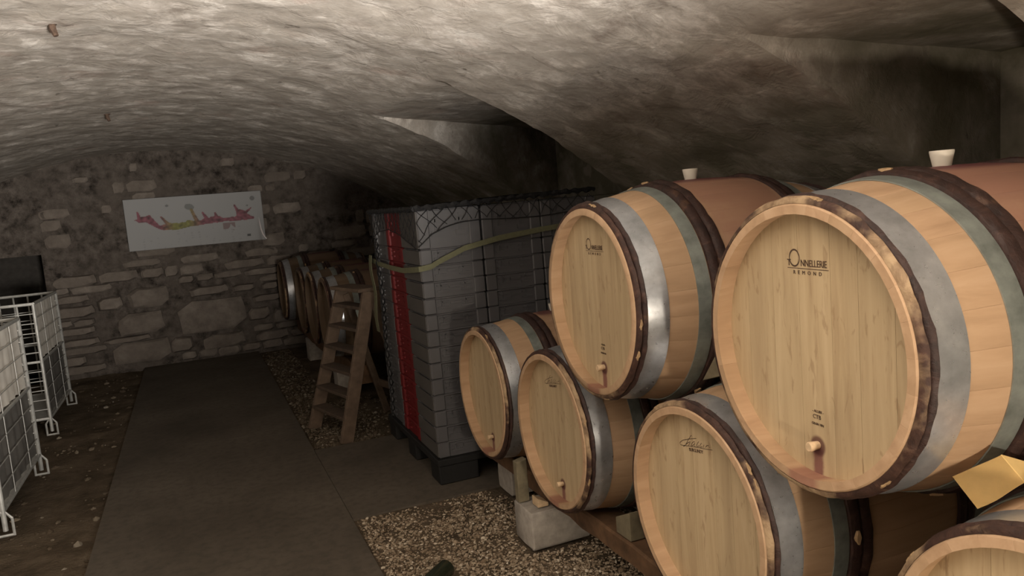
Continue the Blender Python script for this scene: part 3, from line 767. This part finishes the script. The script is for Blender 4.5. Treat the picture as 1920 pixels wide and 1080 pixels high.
def ribbon(bm, pts, w, nrm_list, th=.0025, up=Vector((0, 0, 1))):
    rows = []
    for p, nn in zip(pts, nrm_list):
        p = Vector(p); nn = Vector(nn); u = up if not isinstance(up, list) else up
        rows.append([bm.verts.new(p+u*w/2), bm.verts.new(p-u*w/2), bm.verts.new(p-u*w/2+nn*th), bm.verts.new(p+u*w/2+nn*th)])
    for A, B in zip(rows, rows[1:]):
        for j in range(4): bm.faces.new((A[j], A[(j+1) % 4], B[(j+1) % 4], B[j]))
    bm.faces.new(rows[0]); bm.faces.new(rows[-1][::-1])
ST = empty('lashing_strap', (SX0, SY0, 1.1)); tag(ST, 'olive webbing strap tied around the crate stack with a hanging end', 'strap')
so = Vector((SX0, SY0, 1.1))
bm = bmesh.new()
P1 = [(SX0-.016, 4.98, 1.165), (SX0-.015, 4.75, 1.150), (SX0-.014, 4.5, 1.142), (SX0-.014, 4.2, 1.140), (SX0-.015, 3.95, 1.158), (SX0-.012, 3.878, 1.164), (SX0+.0, 3.868, 1.166)]
P2 = [(SX0+.05, 3.866, 1.172), (1.186, 3.866, 1.195), (1.33, 3.864, 1.25), (1.53, 3.864, 1.285), (1.8, 3.864, 1.31), (2.13, 3.864, 1.33)]
ribbon(bm, [Vector(p)-so for p in P1+P2], .029, [(-1, 0, 0)]*5+[(-.7, -.7, 0)]*2+[(0, -1, 0)]*6); bm_obj('band', bm, M['strap'], ST)
bm = bmesh.new()
ribbon(bm, [Vector((SX0-.03-.006*math.sin(k), 4.93+.012*math.sin(k*.7), 1.20-.05*k))-so for k in range(11)], .075, [(-1, 0, 0)]*11, up=Vector((0, 1, 0))); bm_obj('hanging_end', bm, M['strap'], ST)

# ------------------------------------------------------------------ step ladder
def ladder():
    c0 = Vector((.725, 5.25, 0)); dv = Vector((-.13, .51, 0)).normalized(); nv = Vector((.97, .25, 0)).normalized()
    root = empty('step_ladder', c0); tag(root, 'small worn wooden stepladder standing on rubble beside the crate stack', 'ladder')
    top = .95; lean = .29
    def P(s, h, off=0): return dv*s*(.262-.052*h/top)+nv*(lean*h/top+off)+Vector((0, 0, h))
    def bar(name, a, b, w, t, wd, mat=M['ladder']):
        ax = (b-a).normalized(); u = wd.normalized(); v = ax.cross(u).normalized(); bm = bmesh.new()
        A = [bm.verts.new(a+u*x*w/2+v*y*t/2) for x, y in ((1, 1), (-1, 1), (-1, -1), (1, -1))]; B = [bm.verts.new(b+u*x*w/2+v*y*t/2) for x, y in ((1, 1), (-1, 1), (-1, -1), (1, -1))]
        bm.faces.new(A); bm.faces.new(B[::-1])
        for i in range(4): bm.faces.new((A[i], A[(i+1) % 4], B[(i+1) % 4], B[i]))
        bmesh.ops.bevel(bm, geom=bm.edges[:], offset=.003, segments=1, affect='EDGES'); bm_obj(name, bm, mat, root)
    axis = (P(1, top)-P(1, 0)).normalized(); face = axis.cross(dv)
    for s in (-1, 1): bar('stile', P(s, -.015), P(s, top), .034, .085, dv)
    for k in range(6):
        h = .145+.140*k; a, b = P(-1, h), P(1, h)
        bar('tread', a, b, .105, .022, nv, M['tread'])
    bar('top_board', P(-1.1, top+.012), P(1.1, top+.012), .17, .024, nv)
    for s in (-1, 1):
        bar('rear_leg', P(s*.92, top-.04, .03), dv*s*.235+nv*.56+Vector((0, 0, -.015)), .03, .045, dv)
    bar('brace', dv*-.232+nv*.51+Vector((0, 0, .22)), dv*.232+nv*.51+Vector((0, 0, .22)), .05, .02, Vector((0, 0, 1)))
ladder()

# ------------------------------------------------------------------ wire cages
def cage(label, x1, y0, y1, w, seed, rz=0):
    root = empty('wire_cage', (x1, y0, 0), rz); tag(root, label, 'cage'); d = y1-y0; z0, z1 = .13, 1.0; r = random.Random(seed)
    def rod(name, a, b, rad, n=6):
        bm = bmesh.new(); tube(bm, [a, b], rad, n); bm_obj(name, bm, M['wire'], root, 60)
    for x in (0, -w):
        for y in (0, d):
            rod('post', (x, y, .03), (x, y, z1), .013)
            bm = bmesh.new(); tube(bm, [(x-.035, y-.0, .0), (x-.035, y, .09)], .007); tube(bm, [(x+.035, y, .0), (x+.035, y, .09)], .007); tube(bm, [(x-.035, y, .005), (x+.035, y, .005)], .007); tube(bm, [(x-.035, y, .09), (x, y, .14), (x+.035, y, .09)], .007)
            bm_obj('foot', bm, M['wire'], root)
    for z, rad in ((z0, .011), (.565, .010), (z1, .012)):
        rod('rail', (0, 0, z), (0, d, z), rad); rod('rail', (-w, 0, z), (-w, d, z), rad); rod('rail', (0, 0, z), (-w, 0, z), rad); rod('rail', (0, d, z), (-w, d, z), rad)
    n = 9
    for y in (0, d):
        for k in range(1, n): rod('vertical_bar', (-w*k/n, y, z0), (-w*k/n, y, z1), .0075)
        for k in range(1, 12): rod('cross_wire', (0, y-.006, z0+(z1-z0)*k/12), (-w, y-.006, z0+(z1-z0)*k/12+r.uniform(-.006, .006)), .0038, 5)
    for k in (1, 2, 3, 5, 6, 7):
        rod('cross_wire', (.004, 0, z0+(z1-z0)*k/8), (.004, d, z0+(z1-z0)*k/8), .003, 5)
    for k in (2, 5): rod('vertical_bar', (.004, d*k/7, z0), (.004, d*k/7, z1), .0025, 5)
    def sheet(name, za, zb, mat, lab):
        bm = bmesh.new(); g = []
        for i in range(22):
            g.append([bm.verts.new((-.016+.006*math.sin(i*1.9)+.004*noise.noise(Vector((i*.4, zz*8, seed))), .02+(d-.04)*i/21, za+(zb-za)*zz)) for zz in np.linspace(0, 1, 7)])
        for i in range(21):
            for j in range(6): bm.faces.new((g[i][j], g[i+1][j], g[i+1][j+1], g[i][j+1]))
        bmesh.ops.solidify(bm, geom=bm.faces[:], thickness=.003); o = bm_obj(name, bm, mat, root, 60); o['label'] = lab
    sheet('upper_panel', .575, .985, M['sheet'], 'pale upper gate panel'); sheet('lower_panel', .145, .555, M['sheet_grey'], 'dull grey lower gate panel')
    box_obj('floor_plate', (-w, 0, 0, d, z0-.004, z0+.004), M['wire'], root)
cage('near wire cage at the left edge with pale upper panel', -1.03, 4.50, 5.55, .95, 1)
cage('farther wire cage with open bars and pale side panel', -1.12, 6.62, 7.68, .95, 2)

# ------------------------------------------------------------------ poster
def poster():
    x0, x1, z0, z1 = -.59, .787, 1.25, 1.79; nx, nz = 220, 88
    def blob(u, v):
        c = np.array((.58, .58, .58)); n = noise.noise(Vector((u*9, v*5, 3)))*.5+noise.noise(Vector((u*26, v*12, 8)))*.35
        # wine region: band centre height along the width
        ctr = interp([(0, .6), (.08, .62), (.14, .60), (.24, .42), (.34, .40), (.45, .45), (.55, .46), (.7, .47), (.8, .50), (.93, .47), (1, .47)], u)
        wid = interp([(0, 0), (.06, .0), (.09, .10), (.2, .075), (.3, .07), (.42, .085), (.55, .07), (.7, .06), (.8, .10), (.9, .05), (.925, .04), (.93, 0), (1, 0)], u)
        dd = abs(v-ctr-.12*n)
        tend = 0
        for (bu, bv, tu, tv) in ((.30, .45, .25, .62), (.50, .5, .47, .72), (.58, .5, .55, .64), (.65, .5, .64, .62), (.83, .5, .79, .74), (.83, .5, .91, .66), (.10, .6, .09, .74)):
            L2 = (tu-bu)**2+(tv-bv)**2; q = max(0, min(1, ((u-bu)*(tu-bu)+(v-bv)*(tv-bv))/L2)); ds = math.hypot(u-bu-q*(tu-bu), (v-bv-q*(tv-bv))*.5)
            if ds < .014*(1.2-q*.6)+.008*n: tend = 1
        if dd < wid*(.72+1.3*n) or tend:
            yl = min(1, max(0, 1.5-abs(u-.39)/.10)); c = np.array((.34, .10, .135))*(1-yl)+np.array((.31, .30, .07))*yl
            c = np.clip(c*(1+.9*noise.noise(Vector((u*40, v*18, 2)))), .02, .5)
        elif .04 < v < .95 and math.hypot(u-.46, (v-.78)*.6) < .035+.02*n: c = np.array((.30, .31, .30))
        elif math.hypot(u-.30, (v-.83)*.5) < .012 or math.hypot(u-.93, (v-.86)*.4) < .016+.01*n or math.hypot(u-.885, (v-.72)*.5) < .008: c = np.array((.27, .27, .27))
        elif .69 < u < .78 and .24 < v < .40 and n > -.1: c = np.array((.36, .25, .25))
        elif abs(u-.875) < .012 and abs(v-.12) < .02: c = np.array((.1, .1, .1))
        elif v < .34 and int(u*60) % 3 == 0 and int(v*40) % 2 == 0 and .1 < u < .85 and noise.noise(Vector((u*30, v*9, 1))) > .15: c = np.array((.50, .49, .50))
        return (*np.clip(c*.45, 0, 1), 1)
    V, Cc = [], []
    for i in range(nx+1):
        for j in range(nz+1):
            u, v = i/nx, j/nz; y = 9.025+.004*noise.noise(Vector((u*4, v*2, 5)))
            e = max(0, (u-.90)/.10); k = max(0, 1-v/.6)
            y -= .045*(e*e)*k                    # loose lower right corner curls off the wall
            y -= .012*math.exp(-((u-.945-.03*(1-v))/.012)**2)*k
            V.append((x0+(x1-x0)*u-.006*e*k, y, z0+(z1-z0)*v+.014*u*0)); Cc.append(blob(u, v))
    idx = np.arange((nx+1)*(nz+1)).reshape(nx+1, nz+1)
    F = np.stack([idx[:-1, :-1], idx[1:, :-1], idx[1:, 1:], idx[:-1, 1:]], -1).reshape(-1, 4)
    t = NT('printed_map_paper', .5, spec=.2); a = t.n('Attribute'); a.attribute_name = 'print'; t.color(a.outputs['Color'])
    o = fast_mesh('wall_map', V, F, t.mat, sm=True)
    at = o.data.color_attributes.new('print', 'FLOAT_COLOR', 'POINT'); at.data.foreach_set('color', np.array(Cc, np.float32).ravel())
    md = o.modifiers.new('thickness', 'SOLIDIFY'); md.thickness = .0015; md.offset = 1
    bm = bmesh.new(); tube(bm, [(.738, 9.012, 1.50), (.739, 9.006, 1.46), (.742, 8.998, 1.41), (.748, 8.990, 1.36), (.758, 8.982, 1.315), (.772, 8.976, 1.28), (.790, 8.972, 1.256)], [.001, .005, .008, .009, .009, .008, .005], 12)
    c = bm_obj('curled_edge', bm, plain('glossy_map_film', (.6, .55, .55), .10, var=.05, spec=.8), o, 60); c['label'] = 'shiny curled corner'
    tag(o, 'long white printed map with red and yellow band on the rubble wall', 'poster')
poster()

# ------------------------------------------------------------------ small things
bot = lathe_mesh('bottle', [(0, .030), (.004, .037), (.19, .037), (.215, .030), (.235, .015), (.29, .014), (.292, .016), (.30, .016), (.30, .012)], 28)
bot.materials.append(M['glass'])
o = link(bpy.data.objects.new('bottle', bot)); o.location = (.80, 2.90, .030); o.rotation_euler = (PI/2, 0, math.radians(-48))
tag(o, 'dark glass bottle lying on the gravel at the bottom edge', 'bottle')

def iron_stub(x, y, label):
    root = empty('iron_stub', (x, y, zmain(x)+.01)); tag(root, label, 'iron stub')
    bm = bmesh.new(); tube(bm, [(0, 0, .02), (.004, -.004, -.03), (.012, -.008, -.055)], [.014, .013, .010], 7); bm_obj('shank', bm, M['rust'], root, 50)
    bm = bmesh.new(); tube(bm, [(0, 0, -.004), (0, 0, -.012)], [.026, .020], 9); bm_obj('collar', bm, M['rust'], root, 50)
M['rust'] = plain('rusted_iron', (.07, .045, .032), .9, var=.4, scale=60, bump=.4)
iron_stub(-.38, 3.42, 'rusty iron stub hanging from the vault nearest the camera')
iron_stub(-.417, 6.04, 'small rusty iron stub in the vault before the map wall')
